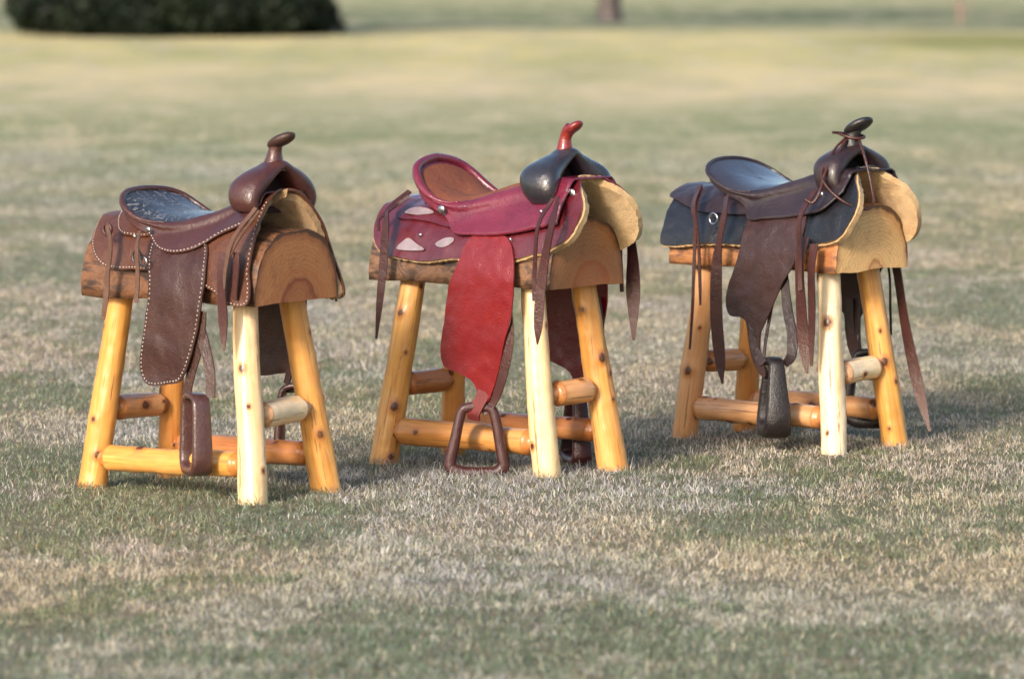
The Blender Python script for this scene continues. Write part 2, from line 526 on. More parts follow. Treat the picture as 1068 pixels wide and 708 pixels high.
def build_seat(tab, mat_side, mat_pad, parent, binding, bind_r=.0085, pad_range=(-.30, .06), pad_v=.84, lace=None, pad_off=.0035):
    C = seat_curve(tab)
    n = len(C)
    NI, NS = 12, 14
    def dish(c, v):
        Rx, Ry, zr, Mx, zc, zj, sl = c
        x = Mx + (Rx - Mx) * v
        y = Ry * v
        z = zc + (zr - zc) * (v ** 1.55) + .0025 * nz((x, y, 0), 12)
        return Vector((x, y, z))
    V = []
    rim = []
    for i, c in enumerate(C):
        a, b = C[max(i - 1, 0)], C[min(i + 1, n - 1)]
        t = np.array([b[0] - a[0], b[1] - a[1]]); t = t / (np.linalg.norm(t) or 1)
        nx, ny = -t[1], t[0]
        if nx * (c[0] - c[3]) + ny * c[1] < 0:
            nx, ny = -nx, -ny
        if c[0] > -.07:
            nx, ny = 0.0, (1.0 if c[1] > 0 else -1.0)
        row = [dish(c, v) for v in np.linspace(0, 1, NI)]
        rim.append(row[-1])
        Rx, Ry, zr, Mx, zc, zj, sl = c
        for k in range(1, NS + 1):
            q = k / NS
            z = zr + (zj - zr) * q
            d = sl * (zr - z) + .008 * math.sin(math.pi * min(1, q * 3)) 
            x = Rx + nx * d
            y = Ry + ny * d
            sgn = 1 if (ny if abs(ny) > .02 else Ry) > 0 else -1
            dd = D(x, z)
            if dd > 0:
                y = sgn * smax(abs(y), dd + .041 + .003 * nz((x, z, sgn), 10))
            row.append(Vector((x, y, z)))
        V += row
    W = NI + NS
    F = grid_faces(n, W)
    seat = mesh_obj('seat', V, F, mat_side, parent)
    md = seat.modifiers.new('thickness', 'SOLIDIFY'); md.thickness = .006; md.offset = -1
    # is the surface facing up? flip if not
    if seat.data.polygons[len(F) // 2].normal.z < 0:
        bm = bmesh.new(); bm.from_mesh(seat.data)
        for f in bm.faces: f.normal_flip()
        bm.to_mesh(seat.data); bm.free()
    # inlaid pad
    PV, sel = [], [i for i, c in enumerate(C)]
    vv = np.linspace(0, pad_v, 14)
    for i in sel:
        c = C[i]
        for v in vv:
            # the pad stops in a soft point towards the pommel
            fr = pad_range[1]
            x = dish(c, v)
            lim = 1.0
            if c[0] > fr - .12:
                lim = max(0.0, 1 - ((c[0] - (fr - .12)) / .12) ** 2) ** .5 if c[0] < fr else 0.0
            p = dish(c, v * lim)
            h = pad_off * (1 - (v / pad_v) ** 4) * min(1.0, max(.15, (fr - c[0]) / .12))
            PV.append(p + Vector((0, 0, h + .0006)))
    keep = [i for i, c in enumerate(C) if c[0] < pad_range[1] + .0]
    F2 = [f for f in grid_faces(n, len(vv)) if C[f[0] // len(vv)][0] < fr and C[f[2] // len(vv)][0] < fr]
    pad = mesh_obj('seat_pad', PV, F2, mat_pad, parent)
    if pad.data.polygons[len(F2) // 2].normal.z < 0:
        bm = bmesh.new(); bm.from_mesh(pad.data)
        for f in bm.faces: f.normal_flip()
        bm.to_mesh(pad.data); bm.free()
    bp = [r for r, c in zip(rim, C) if c[0] < -.03][::2]
    tube('cantle_binding', bp, [.0025 + (bind_r - .0025) * min(1, max(0, (-.05 - q.x) / .11)) for q in bp], binding, parent, seg=8, n=2)
    if lace is not None:
        edge = [V[i * W + W - 1] for i in range(n)]
        edge2 = [V[i * W + W - 3] for i in range(n)]
        # even spacing along the lower edge
        acc = [0]
        for a, b in zip(edge, edge[1:]):
            acc.append(acc[-1] + (b - a).length)
        m = int(acc[-1] / .013)
        for half_ in (-1, 1):
          LV, LF = [], []
          for q in np.linspace(0, acc[-1], m):
            j = min(max(int(np.searchsorted(acc, q)) - 1, 0), n - 2)
            f = (q - acc[j]) / max(acc[j + 1] - acc[j], 1e-6)
            if C[j][0] < -.08:
                continue
            e = edge[j].lerp(edge[j + 1], f); e2 = edge2[j].lerp(edge2[j + 1], f)
            up = (e2 - e)
            if up.length < 1e-4: continue
            up.normalize()
            c = e + up * .006
            sd = 1 if c.y > 0 else -1
            if sd != half_: continue
            nn = Vector((0, sd, .3)).normalized()
            d = (edge[j + 1] - edge[j]).normalized()
            b0 = len(LV)
            LV += [c - d * .0036, c - up * .0024, c + d * .0036, c + up * .0024, c + nn * .0035, c - nn * .002]
            for g in ((0, 1), (1, 2), (2, 3), (3, 0)):
                LF.append((b0 + g[0], b0 + g[1], b0 + 4)); LF.append((b0 + g[1], b0 + g[0], b0 + 5))
          mesh_obj('lacing', LV, LF, lace, seat)
    return seat

def build_swell(st, mat, parent, lining):
    """st: (y, z, x, rx, rn) from the near foot of the fork to its crown; mirrored"""
    half = [tuple(p) for p in st]
    full = half + [(-p[0],) + tuple(p[1:]) for p in half[-2::-1]]
    q = cr(full, 6)
    V = []
    seg = 22
    for i, a in enumerate(q):
        b, c = q[max(i - 1, 0)], q[min(i + 1, len(q) - 1)]
        t = Vector((0, c[0] - b[0], c[1] - b[1])).normalized()
        nn = Vector((0, -t.z, t.y))
        if nn.z < 0 and abs(a[0]) < .06: nn = -nn
        if nn.y * a[0] < 0 and abs(a[0]) >= .06: nn = -nn
        for k in range(seg):
            th = 2 * math.pi * k / seg
            ct, s_ = math.cos(th), math.sin(th)
            sx = math.copysign(abs(ct) ** .8, ct); sn = math.copysign(abs(s_) ** .8, s_)
            V.append(Vector((a[2], a[0], a[1])) + Vector((1, 0, 0)) * a[3] * sx + nn * a[4] * sn)
    F = grid_faces(len(q), seg, True)
    F += [tuple(range(seg)), tuple((len(q) - 1) * seg + k for k in range(seg))[::-1]]
    o = mesh_obj('swell', V, F, mat, parent)
    bm = bmesh.new(); bm.from_mesh(o.data); bmesh.ops.recalc_face_normals(bm, faces=bm.faces); bm.to_mesh(o.data); bm.free()
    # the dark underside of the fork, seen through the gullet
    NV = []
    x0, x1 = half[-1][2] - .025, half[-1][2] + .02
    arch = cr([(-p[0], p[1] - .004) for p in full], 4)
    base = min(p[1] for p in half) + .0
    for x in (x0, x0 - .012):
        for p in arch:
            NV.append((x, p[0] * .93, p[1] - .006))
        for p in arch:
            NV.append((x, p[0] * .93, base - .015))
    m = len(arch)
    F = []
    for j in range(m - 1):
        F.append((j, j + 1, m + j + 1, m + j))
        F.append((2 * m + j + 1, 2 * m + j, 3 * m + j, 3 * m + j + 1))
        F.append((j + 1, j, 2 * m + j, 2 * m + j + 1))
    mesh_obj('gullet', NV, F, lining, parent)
    return o

def closed_sweep(name, loop, centre, ax, depth, th, mat, parent, lean=0.0):
    """stirrup body: a closed outline (a, z) in a vertical plane, swept with a padded rectangle; ax = in-plane horizontal direction"""
    q = cr(loop, 5, True)
    A = Vector(ax).normalized(); Nn = Vector((0, 0, 1)).cross(A).normalized()
    V = []
    seg = 12
    n = len(q)
    zs = [p[1] for p in q]; z0, z1 = min(zs), max(zs)
    for i, p in enumerate(q):
        a, b = q[i - 1], q[(i + 1) % n]
        t = np.array([b[0] - a[0], b[1] - a[1]]); t = t / np.linalg.norm(t)
        f = (p[1] - z0) / (z1 - z0)
        dd = depth(f) / 2; tt = th(f) / 2
        for k in range(seg):
            an = 2 * math.pi * k / seg
            c_, s_ = math.cos(an), math.sin(an)
            u = math.copysign(abs(c_) ** .5, c_) * tt; w = math.copysign(abs(s_) ** .5, s_) * dd
            a2, zz = p[0] + t[1] * u, p[1] - t[0] * u
            V.append(Vector(centre) + A * a2 + Vector((0, 0, 1)) * zz + Nn * (w + lean * zz))
    F = []
    for i in range(n):
        for k in range(seg):
            j = (i + 1) % n; l = (k + 1) % seg
            F.append((i * seg + k, i * seg + l, j * seg + l, j * seg + k))
    o = mesh_obj(name, V, F, mat, parent)
    bm = bmesh.new(); bm.from_mesh(o.data); bmesh.ops.recalc_face_normals(bm, faces=bm.faces); bm.to_mesh(o.data); bm.free()
    return o

def concho(p, side, parent, r=.011, mat=None):
    o = blob('concho', p, (r, .004, r), mat or steel, parent)
    return o

def ring(name, c, r, t, mat, parent, normal=(0, 1, 0)):
    nrm = Vector(normal).normalized(); u = nrm.orthogonal().normalized(); w = nrm.cross(u)
    V = []
    for i in range(20):
        a = 2 * math.pi * i / 20
        d = u * math.cos(a) + w * math.sin(a)
        for k in range(6):
            b = 2 * math.pi * k / 6
            V.append(Vector(c) + d * (r + t * math.cos(b)) + nrm * t * math.sin(b))
    F = []
    for i in range(20):
        for k in range(6):
            F.append((i * 6 + k, i * 6 + (k + 1) % 6, ((i + 1) % 20) * 6 + (k + 1) % 6, ((i + 1) % 20) * 6 + k))
    return mesh_obj(name, V, F, mat, parent)

# ------------------------------------------------------------------ the stool
def build_stool(cfg):
    i = cfg['i']
    root = thing('log_stool', cfg['stool_label'], 'stool', cfg['loc'], cfg['rz'], 'knotty pine log stools in a row on the lawn')
    woods = cfg['woods']
    # half log seat
    sec = []
    hw, zt, zb = cfg['log_hw'], cfg['log_top'], .549
    for k in range(37):
        a = math.pi * k / 36
        c, s = math.cos(a), math.sin(a)
        sec.append((hw * math.copysign(abs(c) ** .8, c), zb + (zt - zb) * max(s, 0) ** .82))
    bot = [(hw * (1 - 2 * k / 10) * .985, zb + .0015 * math.sin(k * 1.1 + i)) for k in range(1, 10)]
    sec = sec + [(-a, b) for a, b in bot]
    sec2 = []
    V, F, FM = [], [], []
    xs = np.linspace(-cfg['log_l'], .347, 46)
    m = len(sec)
    for xi, x in enumerate(xs):
        e = 1.0
        dx = min(x - xs[0], xs[-1] - x)
        if dx < .012: e = .985
        for j, (y, z) in enumerate(sec):
            w = 1 + .035 * nz((x * 1.2, y, z + i * 3), 7) + .03 * nz((x, y, z), 34, i)
            yy = y * w * e; zz = zb + (z - zb) * w * e + (y + hw) * cfg['log_roll'] + (.006 * nz((x, y, i), 9) if z < zb + .02 else 0)
            V.append((x, yy, zz))
    for f in grid_faces(len(xs), m, True):
        F.append(f)
        FM.append(1 if (f[0] % m) < 36 else 2)
    F.append(tuple(range(m))[::-1]); FM.append(0)
    F.append(tuple((len(xs) - 1) * m + j for j in range(m))); FM.append(0)
    o = mesh_obj('log_seat', V, F, [cfg['end'], cfg['side'], cfg['under']], root, fmat=FM)
    bm = bmesh.new(); bm.from_mesh(o.data); bmesh.ops.recalc_face_normals(bm, faces=bm.faces)
    for f in bm.faces:
        if len(f.verts) > 10: f.smooth = False
    for ed in bm.edges:
        if any(len(f.verts) > 10 for f in ed.link_faces): ed.smooth = False
    bm.to_mesh(o.data); bm.free()
    # bark and lace fringe left under the rear skirt
    def post(name, p0, p1, r0, r1, mat, seed, tenon=0.0, knots=()):
        """tapered peeled pole with its own axis along local z"""
        p0, p1 = Vector(p0), Vector(p1)
        ax = (p1 - p0); L = ax.length; ax.normalize()
        rot = ax.to_track_quat('Z', 'Y')
        V = []
        N, seg = 110, 40
        KA = []
        rs = random.Random(seed)
        nk = max(3, int(L * 12))
        kn = [((q + rs.uniform(.1, .9)) / nk * L, rs.uniform(0, 6.28), rs.choice((.45, .6, .8, 1.0, 1.3))) for q in range(nk)]
        for a in range(N + 1):
            f = a / N
            zz = f * L
            r = r0 + (r1 - r0) * f
            if tenon:
                d = min(zz, L - zz)
                r *= .66 + .34 * min(1, max(0, (d - tenon * .62) / .014)) ** .5
            bend = .006 * math.sin(f * math.pi) * math.sin(seed * 1.7) + .0015 * math.sin(f * 9 + seed)
            for k in range(seg):
                an = 2 * math.pi * k / seg
                rr = r * (1 + .09 * nz((math.cos(an), math.sin(an), zz * 5 + seed), 1.1) + .03 * nz((math.cos(an), math.sin(an), zz * 18 + seed), 1.8))
                kv = 0.0
                for kz, ka, kr in kn:
                    if abs(zz - kz) > .06:
                        continue
                    dz_ = (zz - kz); da_ = (((an - ka + math.pi) % (2 * math.pi)) - math.pi) * r
                    rr += kr * .0035 * math.exp(-(dz_ ** 2 + da_ ** 2) / .018 ** 2)
                    kv = max(kv, math.exp(-(dz_ ** 2 * .55 + da_ ** 2) / (.0125 * kr + .003) ** 2))
                if tenon and min(zz, L - zz) < tenon * .95:
                    kv = max(kv, .55)
                KA.append(kv)
                V.append((rr * math.cos(an) + bend, rr * math.sin(an), zz))
        F = grid_faces(N + 1, seg, True)
        F += [tuple(range(seg))[::-1], tuple(N * seg + k for k in range(seg))]
        o = mesh_obj(name, V, F, mat, root)
        o.data.attributes.new('knot', 'FLOAT', 'POINT').data.foreach_set('value', KA)
        o.location = p0
        o.rotation_mode = 'QUATERNION'
        o.rotation_quaternion = rot
        bm = bmesh.new(); bm.from_mesh(o.data)
        for ed in bm.edges:
            if any(len(f.verts) > 10 for f in ed.link_faces): ed.smooth = False
        bm.to_mesh(o.data); bm.free()
        return o
    feet, tops = cfg['feet'], cfg['tops']
    legs = {}
    for q, k in enumerate('ABCD'):
        f, t = feet[k], tops[k]
        a = Vector((f[0], f[1], -.012)); b = Vector((t[0], t[1], .567))
        legs[k] = (a, b)
        post('leg', a, b, cfg['leg_r'][q], cfg['leg_r'][q] * .83, woods[q % len(woods)], 10 * i + q + 1)
    def at(k, z):
        a, b = legs[k]
        return a.lerp(b, (z - a.z) / (b.z - a.z))
    for q, (k1, z1, k2, z2, r) in enumerate(cfg['rails']):
        a, b = at(k1, z1), at(k2, z2)
        d = (b - a).normalized()
        post('rail', a + d * .012, b - d * .012, r, r * .96, cfg['railwood'][q % len(cfg['railwood'])], 50 + 10 * i + q, tenon=.055)
    return root

def far(p):
    return (p[0], -p[1], p[2])

# ------------------------------------------------------------------ saddles
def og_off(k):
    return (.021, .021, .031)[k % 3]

def build_saddle(cfg):
    i = cfg['i']
    tr = cfg['tr']
    M = cfg['m']
    root = thing('western_saddle', cfg['label'], 'saddle', cfg['loc'] , cfg['rz'], 'western saddles set on the log stools')
    sk = tr['skirt']
    nb = cfg['skirt_top']         # index where the outline reaches the rear top
    xr, xf = sk[nb][0] + .02, sk[0][0]
    fl = sk[:nb + 1] + [(xr + (xf - xr) * f, 1.3) for f in (.02, .25, .5, .75, .98)]
    cap_s = lambda P, lo, hi, sm: [(x, z if not (lo < x < hi and z2s(x, z) > sm) else ZB + (zt_(x) - ZB) * math.sin(sm) ** (2 / pw(x))) for x, z in P]
    sk2 = cap_s(cap_s(sk, -.2, .27, 1.1), -1, -.2, 1.48)
    rj = cap_s(cap_s(tr['rear_jockey'], -.2, 1, 1.1), -1, -.2, 1.5)
    for side in (-1, 1):
        s = float(side)
        fo = panel('fleece_lining', fl, side, -.010, .021, M['fleece'], root, grow=cfg['fleece_grow'] if side > 0 else cfg.get('fleece_near', cfg['fleece_grow']), seed=2 + s + i, fuzz=.0035, wave=.005)
        lt = lambda x, q: q > -.2
        panel('skirt', sk2, side, .013, .006, M['skirt'], root, seed=5 + s + i * 3, lace=M.get('lace'), lace_test=lambda x, q: q < 1.2)
        panel('rear_jockey', rj, side, .024, .005, M['jockey'], root, seed=8 + s + i, lace=M.get('lace'), lace_test=lambda x, q: True)
        fe = panel('fender', tr['fender'], side, .0215, .005, M['fender'], root, seed=12 + s + i * 2, wave=.004, lift=lambda x, q: .012 * min(1, max(0, .55 - q)), lace=M.get('lace'), lace_in=.007, lace_test=lambda x, q: q < .75 if True else True)
        # stirrup leathers and stirrup
        for pts, w, th, *mm in cfg['leathers']:
            P = [p if side < 0 else far(p) for p in pts]
            ribbon('stirrup_leather', P, w, mm[0] if mm else M['strap'], root, th=th, face=(.25, side, .05))
        c = cfg['stirrup_c']; ax = cfg['stirrup_ax']
        if side > 0:
            c = far(c); ax = (ax[0], -ax[1], 0)
        st = closed_sweep('stirrup', cfg['stirrup_loop'], c, ax, cfg['st_depth'], cfg['st_th'], M['stirrup'], root)
        if cfg.get('covered'):
            A = Vector(ax).normalized()
            tube('bolt', [Vector(c) + A * -.045 + Vector((0, 0, cfg['bolt_z'])), Vector(c) + A * .045 + Vector((0, 0, cfg['bolt_z']))], [.007, .007], dark_metal, st, seg=8, n=1)
    build_seat(cfg['seat'], M['seat'], M['pad'], root, M['binding'], lace=M.get('lace'), pad_range=cfg['pad_range'], pad_v=cfg['pad_v'], bind_r=cfg['bind_r'], pad_off=cfg['pad_off'])
    build_swell(cfg['swell'], M['swell'], root, M['gullet'])
    for oi, og in enumerate(cfg.get('pale_panels', [])):
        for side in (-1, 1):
            panel('pale_panel', og, side, og_off(oi), .0025, M['pale_pink'], root, seed=40 + oi, wave=.004)  # small pale pinkish stamped panels laid on the skirt and rear jockey
    # horn
    hn = cfg['horn']
    neck = tube('horn', hn['neck'], hn['r'], M['horn'], root, seg=14)
    blob('horn_cap', hn['cap'], hn['cap_r'], M['horn_cap'], neck, Matrix.Rotation(hn['tilt'], 3, 'Y'), power=.8)
    for p, r in cfg['conchos']:
        for side in (-1, 1):
            y = p[2] if p[2] > .1 else D(p[0], p[1]) + p[2]
            concho((p[0], side * y, p[1]), side, root, r)
    for s_ in cfg['strings']:
        ribbon('saddle_string', s_[0], s_[1], s_[2] if len(s_) > 2 else M['string'], root, th=.0035, face=s_[3] if len(s_) > 3 else (.1, -1, .1), twist=.32)
    for s_ in cfg.get('cords', []):
        tube('horn_cord', s_[0], [s_[1]] * len(s_[0]), M['cord'], root, seg=6)
    for c, r, t, m_ in cfg.get('rings', []):
        ring('rigging_ring', c, r, t, m_, root)
    return root

# ------------------------------------------------------------------ configuration of the three
LOC = [(-.8664, 14.5776, 0), (-.0441, 15.2296, 0), (.8608, 15.936, 0)]
RZ = [-.7088, -.7079, -.8043]

pineA = pine('pine_honey', (.78, .40, .095), (.62, .24, .04), .3)
pineB = pine('pine_pale', (.86, .68, .42), (.80, .52, .22), 1.9)
pineC = pine('pine_gold', (.78, .41, .10), (.62, .25, .045), 3.1)
pineD = pine('pine_amber', (.68, .32, .08), (.52, .20, .045), 4.7)
pineR = pine('pine_rust', (.55, .23, .07), (.40, .13, .035), 6.3)
pineP = pine('pine_pink', (.70, .38, .17), (.58, .26, .10), 8.2)
pineQ = pine('pine_cream', (.88, .74, .52), (.80, .58, .30), 9.9)
under = simple('log_underside', (.30, .17, .08), .8, 0, .4)

S1_seat = [(.30, .075, .862, .30, .862, .785, .45), (.25, .078, .848, .25, .850, .765, .5), (.19, .085, .826, .19, .832, .742, .5), (.12, .10, .800, .12, .806, .702, .5), (.05, .118, .780, .05, .790, .688, .45),
           (-.02, .134, .768, -.02, .785, .697, .3), (-.08, .146, .768, -.06, .785, .732, .1), (-.14, .152, .782, -.085, .785, .752, -.05), (-.185, .146, .806, -.095, .785, .778, -.1),
           (-.215, .124, .830, -.10, .785, .800, -.15), (-.235, .088, .844, -.105, .785, .812, -.15), (-.243, .045, .850, -.108, .785, .818, -.15), (-.246, 0, .852, -.108, .785, .82, -.15)]
S2_seat = [(.37, .085, .872, .37, .872, .742, .45), (.30, .085, .870, .30, .872, .728, .5), (.22, .092, .856, .22, .860, .712, .5), (.13, .105, .832, .13, .838, .702, .45), (.05, .120, .808, .05, .812, .700, .4),
           (-.02, .136, .792, -.02, .796, .703, .25), (-.07, .146, .787, -.05, .790, .742, .05), (-.12, .150, .800, -.075, .788, .768, -.05), (-.165, .144, .825, -.09, .788, .788, -.1),
           (-.200, .130, .858, -.10, .788, .808, -.12), (-.226, .104, .886, -.11, .788, .825, -.12), (-.238, .056, .904, -.115, .788, .84, -.12), (-.242, 0, .912, -.117, .788, .845, -.12)]
S3_seat = [(.35, .085, .862, .35, .862, .800, .45), (.29, .085, .862, .29, .864, .742, .5), (.22, .092, .852, .22, .856, .725, .5), (.13, .105, .826, .13, .830, .712, .45), (.05, .120, .802, .05, .806, .706, .4),
           (-.01, .136, .788, -.01, .796, .702, .2), (-.06, .148, .782, -.045, .794, .745, .0), (-.115, .156, .792, -.075, .794, .768, -.15), (-.165, .156, .812, -.095, .796, .790, -.2),
           (-.21, .146, .838, -.105, .798, .815, -.25), (-.240, .112, .860, -.115, .800, .838, -.25), (-.256, .058, .874, -.12, .802, .85, -.25), (-.260, 0, .878, -.122, .802, .855, -.25)]

L1a = leather('oiled_brown_leather', (0.033, 0.009, 0.007), (0.054, 0.018, 0.012), .40, .25, tool='basket')
L1b = leather('brown_seat_leather', (0.049, 0.015, 0.013), (0.071, 0.023, 0.019), .36, .35)
L1c = leather('russet_leather', (0.077, 0.025, 0.012), (0.106, 0.036, 0.017), .40, .2, tool='basket')
L1pad = leather('charcoal_tooled_leather', (0.018, 0.020, 0.027), (0.041, 0.043, 0.054), .30, .6, tool='floral')
L1horn = leather('dark_horn_hide', (0.032, 0.013, 0.008), (0.052, 0.021, 0.013), .5, .1)
L2a = leather('burgundy_leather', (.115, .009, .026), (.180, .018, .040), .28, .6, scuff=.2)
L2skirt = leather('glossy_burgundy_leather', (0.088, 0.008, 0.013), (0.128, 0.014, 0.018), .16, 1.0, scuff=.08)
L2fender = leather('oxblood_red_leather', (.165, .008, .011), (.215, .013, .014), .24, .45, scuff=.06)
L2pad = leather('rust_suede', (0.192, 0.050, 0.024), (0.256, 0.076, 0.036), .85, 0, grain=500, bump=.5)
L2swell = leather('slate_black_leather', (0.013, 0.013, 0.018), (0.029, 0.026, 0.032), .24, .8, scuff=.2)
L2horn = leather('red_rawhide', (.130, .009, .008), (.210, .015, .012), .28, .6)
L2strap = leather('maroon_strap', (0.038, 0.007, 0.007), (0.056, 0.011, 0.010), .45, .15)
L2wrap = leather('worn_red_wrap', (.10, .010, .012), (.16, .018, .016), .65, 0)
L3a = leather('plum_black_leather', (0.019, 0.010, 0.013), (0.033, 0.018, 0.019), .36, .35)
L3skirt = leather('black_smooth_leather', (0.007, 0.007, 0.010), (0.014, 0.013, 0.016), .30, .5)
L3fender = leather('dark_brown_stamped_leather', (0.030, 0.011, 0.009), (0.046, 0.017, 0.014), .42, .2, tool='basket')
L3pad = leather('smooth_black_seat_leather', (0.025, 0.021, 0.028), (0.042, 0.036, 0.046), .22, .9, scuff=.2)
L3horn = leather('black_horn_hide', (0.011, 0.010, 0.010), (0.022, 0.019, 0.019), .4, .2)
L3strap = leather('red_brown_strap', (0.040, 0.010, 0.008), (0.064, 0.017, 0.011), .45, .15)
L1strap = leather('tan_brown_strap', (0.083, 0.036, 0.021), (0.125, 0.062, 0.039), .5, .1)
L1mar = leather('maroon_latigo', (0.054, 0.017, 0.014), (0.074, 0.024, 0.019), .45, .1)
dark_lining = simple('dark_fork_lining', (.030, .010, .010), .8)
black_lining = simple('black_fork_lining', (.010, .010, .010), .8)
fl1 = fleece('tan_fleece', (.34, .20, .09), (.50, .32, .16))
fl2 = fleece('golden_fleece', (.48, .31, .14), (.62, .42, .21))
fl3 = fleece('buff_fleece', (.54, .33, .15), (.70, .48, .25))

C = [None] * 3
C[0] = dict(i=0, loc=LOC[0], rz=RZ[0],
    label='brown saddle with white lacing and dark tooled seat, on the stool nearest the camera',
    stool_label='pine log stool carrying the white-laced brown saddle, leftmost and nearest of the three',
    feet=dict(A=(-.302, -.170), B=(.345, -.178), C=(.290, .185), D=(-.325, .175)),
    tops=dict(A=(-.240, -.100), B=(.240, -.100), C=(.232, .100), D=(-.245, .105)),
    leg_r=(.042, .042, .043, .038), woods=[pineA, pineB, pineC, pineD], railwood=[pineA, pineR, pineQ, pineP],
    rails=[('A', .085, 'B', .105, .037), ('D', .10, 'C', .105, .036), ('B', .235, 'C', .245, .038), ('A', .225, 'D', .22, .036)],
    fleece_near=-.022, log_hw=.172, log_top=.752, log_l=.338, log_roll=.030,
    end=log_end('log_end_tan', (.43, .18, .065), (.17, .035, .012), .012, .075, .172, .752),
    side=bark_side('bark_rust', (.07, .030, .016), (.20, .085, .035), (.030, .016, .011)), under=under,
    tr=TR[0], skirt_top=14, fleece_grow=-.004,
    m=dict(fleece=fl1, skirt=L1c, jockey=L1c, fender=L1a, strap=L1a, stirrup=leather('dark_stirrup_hide', (.055, .022, .020), (.085, .036, .032), .32, .4), seat=L1b, pad=L1pad, binding=L1b, swell=L1b, gullet=dark_lining, horn=L1b, horn_cap=L1horn, string=L1strap, lace=cream),
    seat=S1_seat, pad_range=(-.3, .10), pad_v=.97, bind_r=.009, pad_off=.011,
    swell=[(-.112, .812, .262, .044, .018), (-.118, .840, .257, .050, .025), (-.103, .868, .252, .056, .030), (-.072, .893, .256, .052, .028), (-.036, .917, .263, .044, .019), (0, .934, .268, .040, .016)],
    horn=dict(neck=[(.262, 0, .918), (.262, 0, .944), (.265, 0, .970), (.270, 0, .990), (.276, 0, 1.002)], r=[.042, .028, .020, .019, .019], cap=(.290, 0, 1.004), cap_r=(.050, .032, .016), tilt=R(-22)),
    leathers=[([(.175, -.205, .53), (.165, -.205, .45), (.135, -.205, .36), (.115, -.205, .295)], [.030, .034, .028, .026], .005),
              ([(.158, -.200, .50), (.186, -.203, .43), (.212, -.210, .36), (.218, -.215, .290)], [.03, .032, .03, .028], .005)],
    stirrup_c=(.160, -.215, .083), stirrup_ax=(.87, -.49, 0),
    stirrup_loop=[(0, 0), (.045, .006), (.062, .035), (.060, .10), (.056, .16), (.050, .195), (.03, .208), (0, .210), (-.03, .208), (-.050, .195), (-.056, .16), (-.060, .10), (-.062, .035), (-.045, .006)],
    st_depth=lambda f: .062 - .012 * f, st_th=lambda f: .030 - .012 * f, covered=True, bolt_z=.195,
    conchos=[((-.196, .762, .042), .010), ((-.065, .748, .172), .009), ((-.138, .725, .037), .006)],
    strings=[([(-.196, -.205, .764), (-.165, -.222, .70), (-.172, -.228, .62), (-.180, -.226, .56), (-.194, -.225, .49)], [.012, .018, .018, .017, .012]),
             ([(-.066, -.205, .745), (-.050, -.232, .70), (-.045, -.235, .62), (-.052, -.235, .545)], [.012, .016, .016, .012]),
             ([(.338, -.155, .822), (.310, -.215, .74), (.292, -.228, .66), (.286, -.228, .60)], [.012, .016, .014, .004]),
             ([(.345, -.15, .815), (.325, -.21, .74), (.300, -.225, .68)], [.010, .012, .004]),
             ([(.270, -.212, .70), (.268, -.222, .62), (.272, -.220, .52), (.277, -.222, .425)], [.034, .038, .036, .006], L1mar),
             ([(.315, -.208, .70), (.312, -.212, .62), (.308, -.212, .57)], [.022, .024, .020], L1mar),
             ([(.275, .185, .73), (.290, .205, .64), (.305, .21, .54)], [.008, .008, .006])],
    rings=[((-.070, -.212, .672), .018, .0035, dark_metal), ((-.035, -.222, .66), .013, .003, steel), ((-.195, -.205, .745), .016, .005, L1mar)])
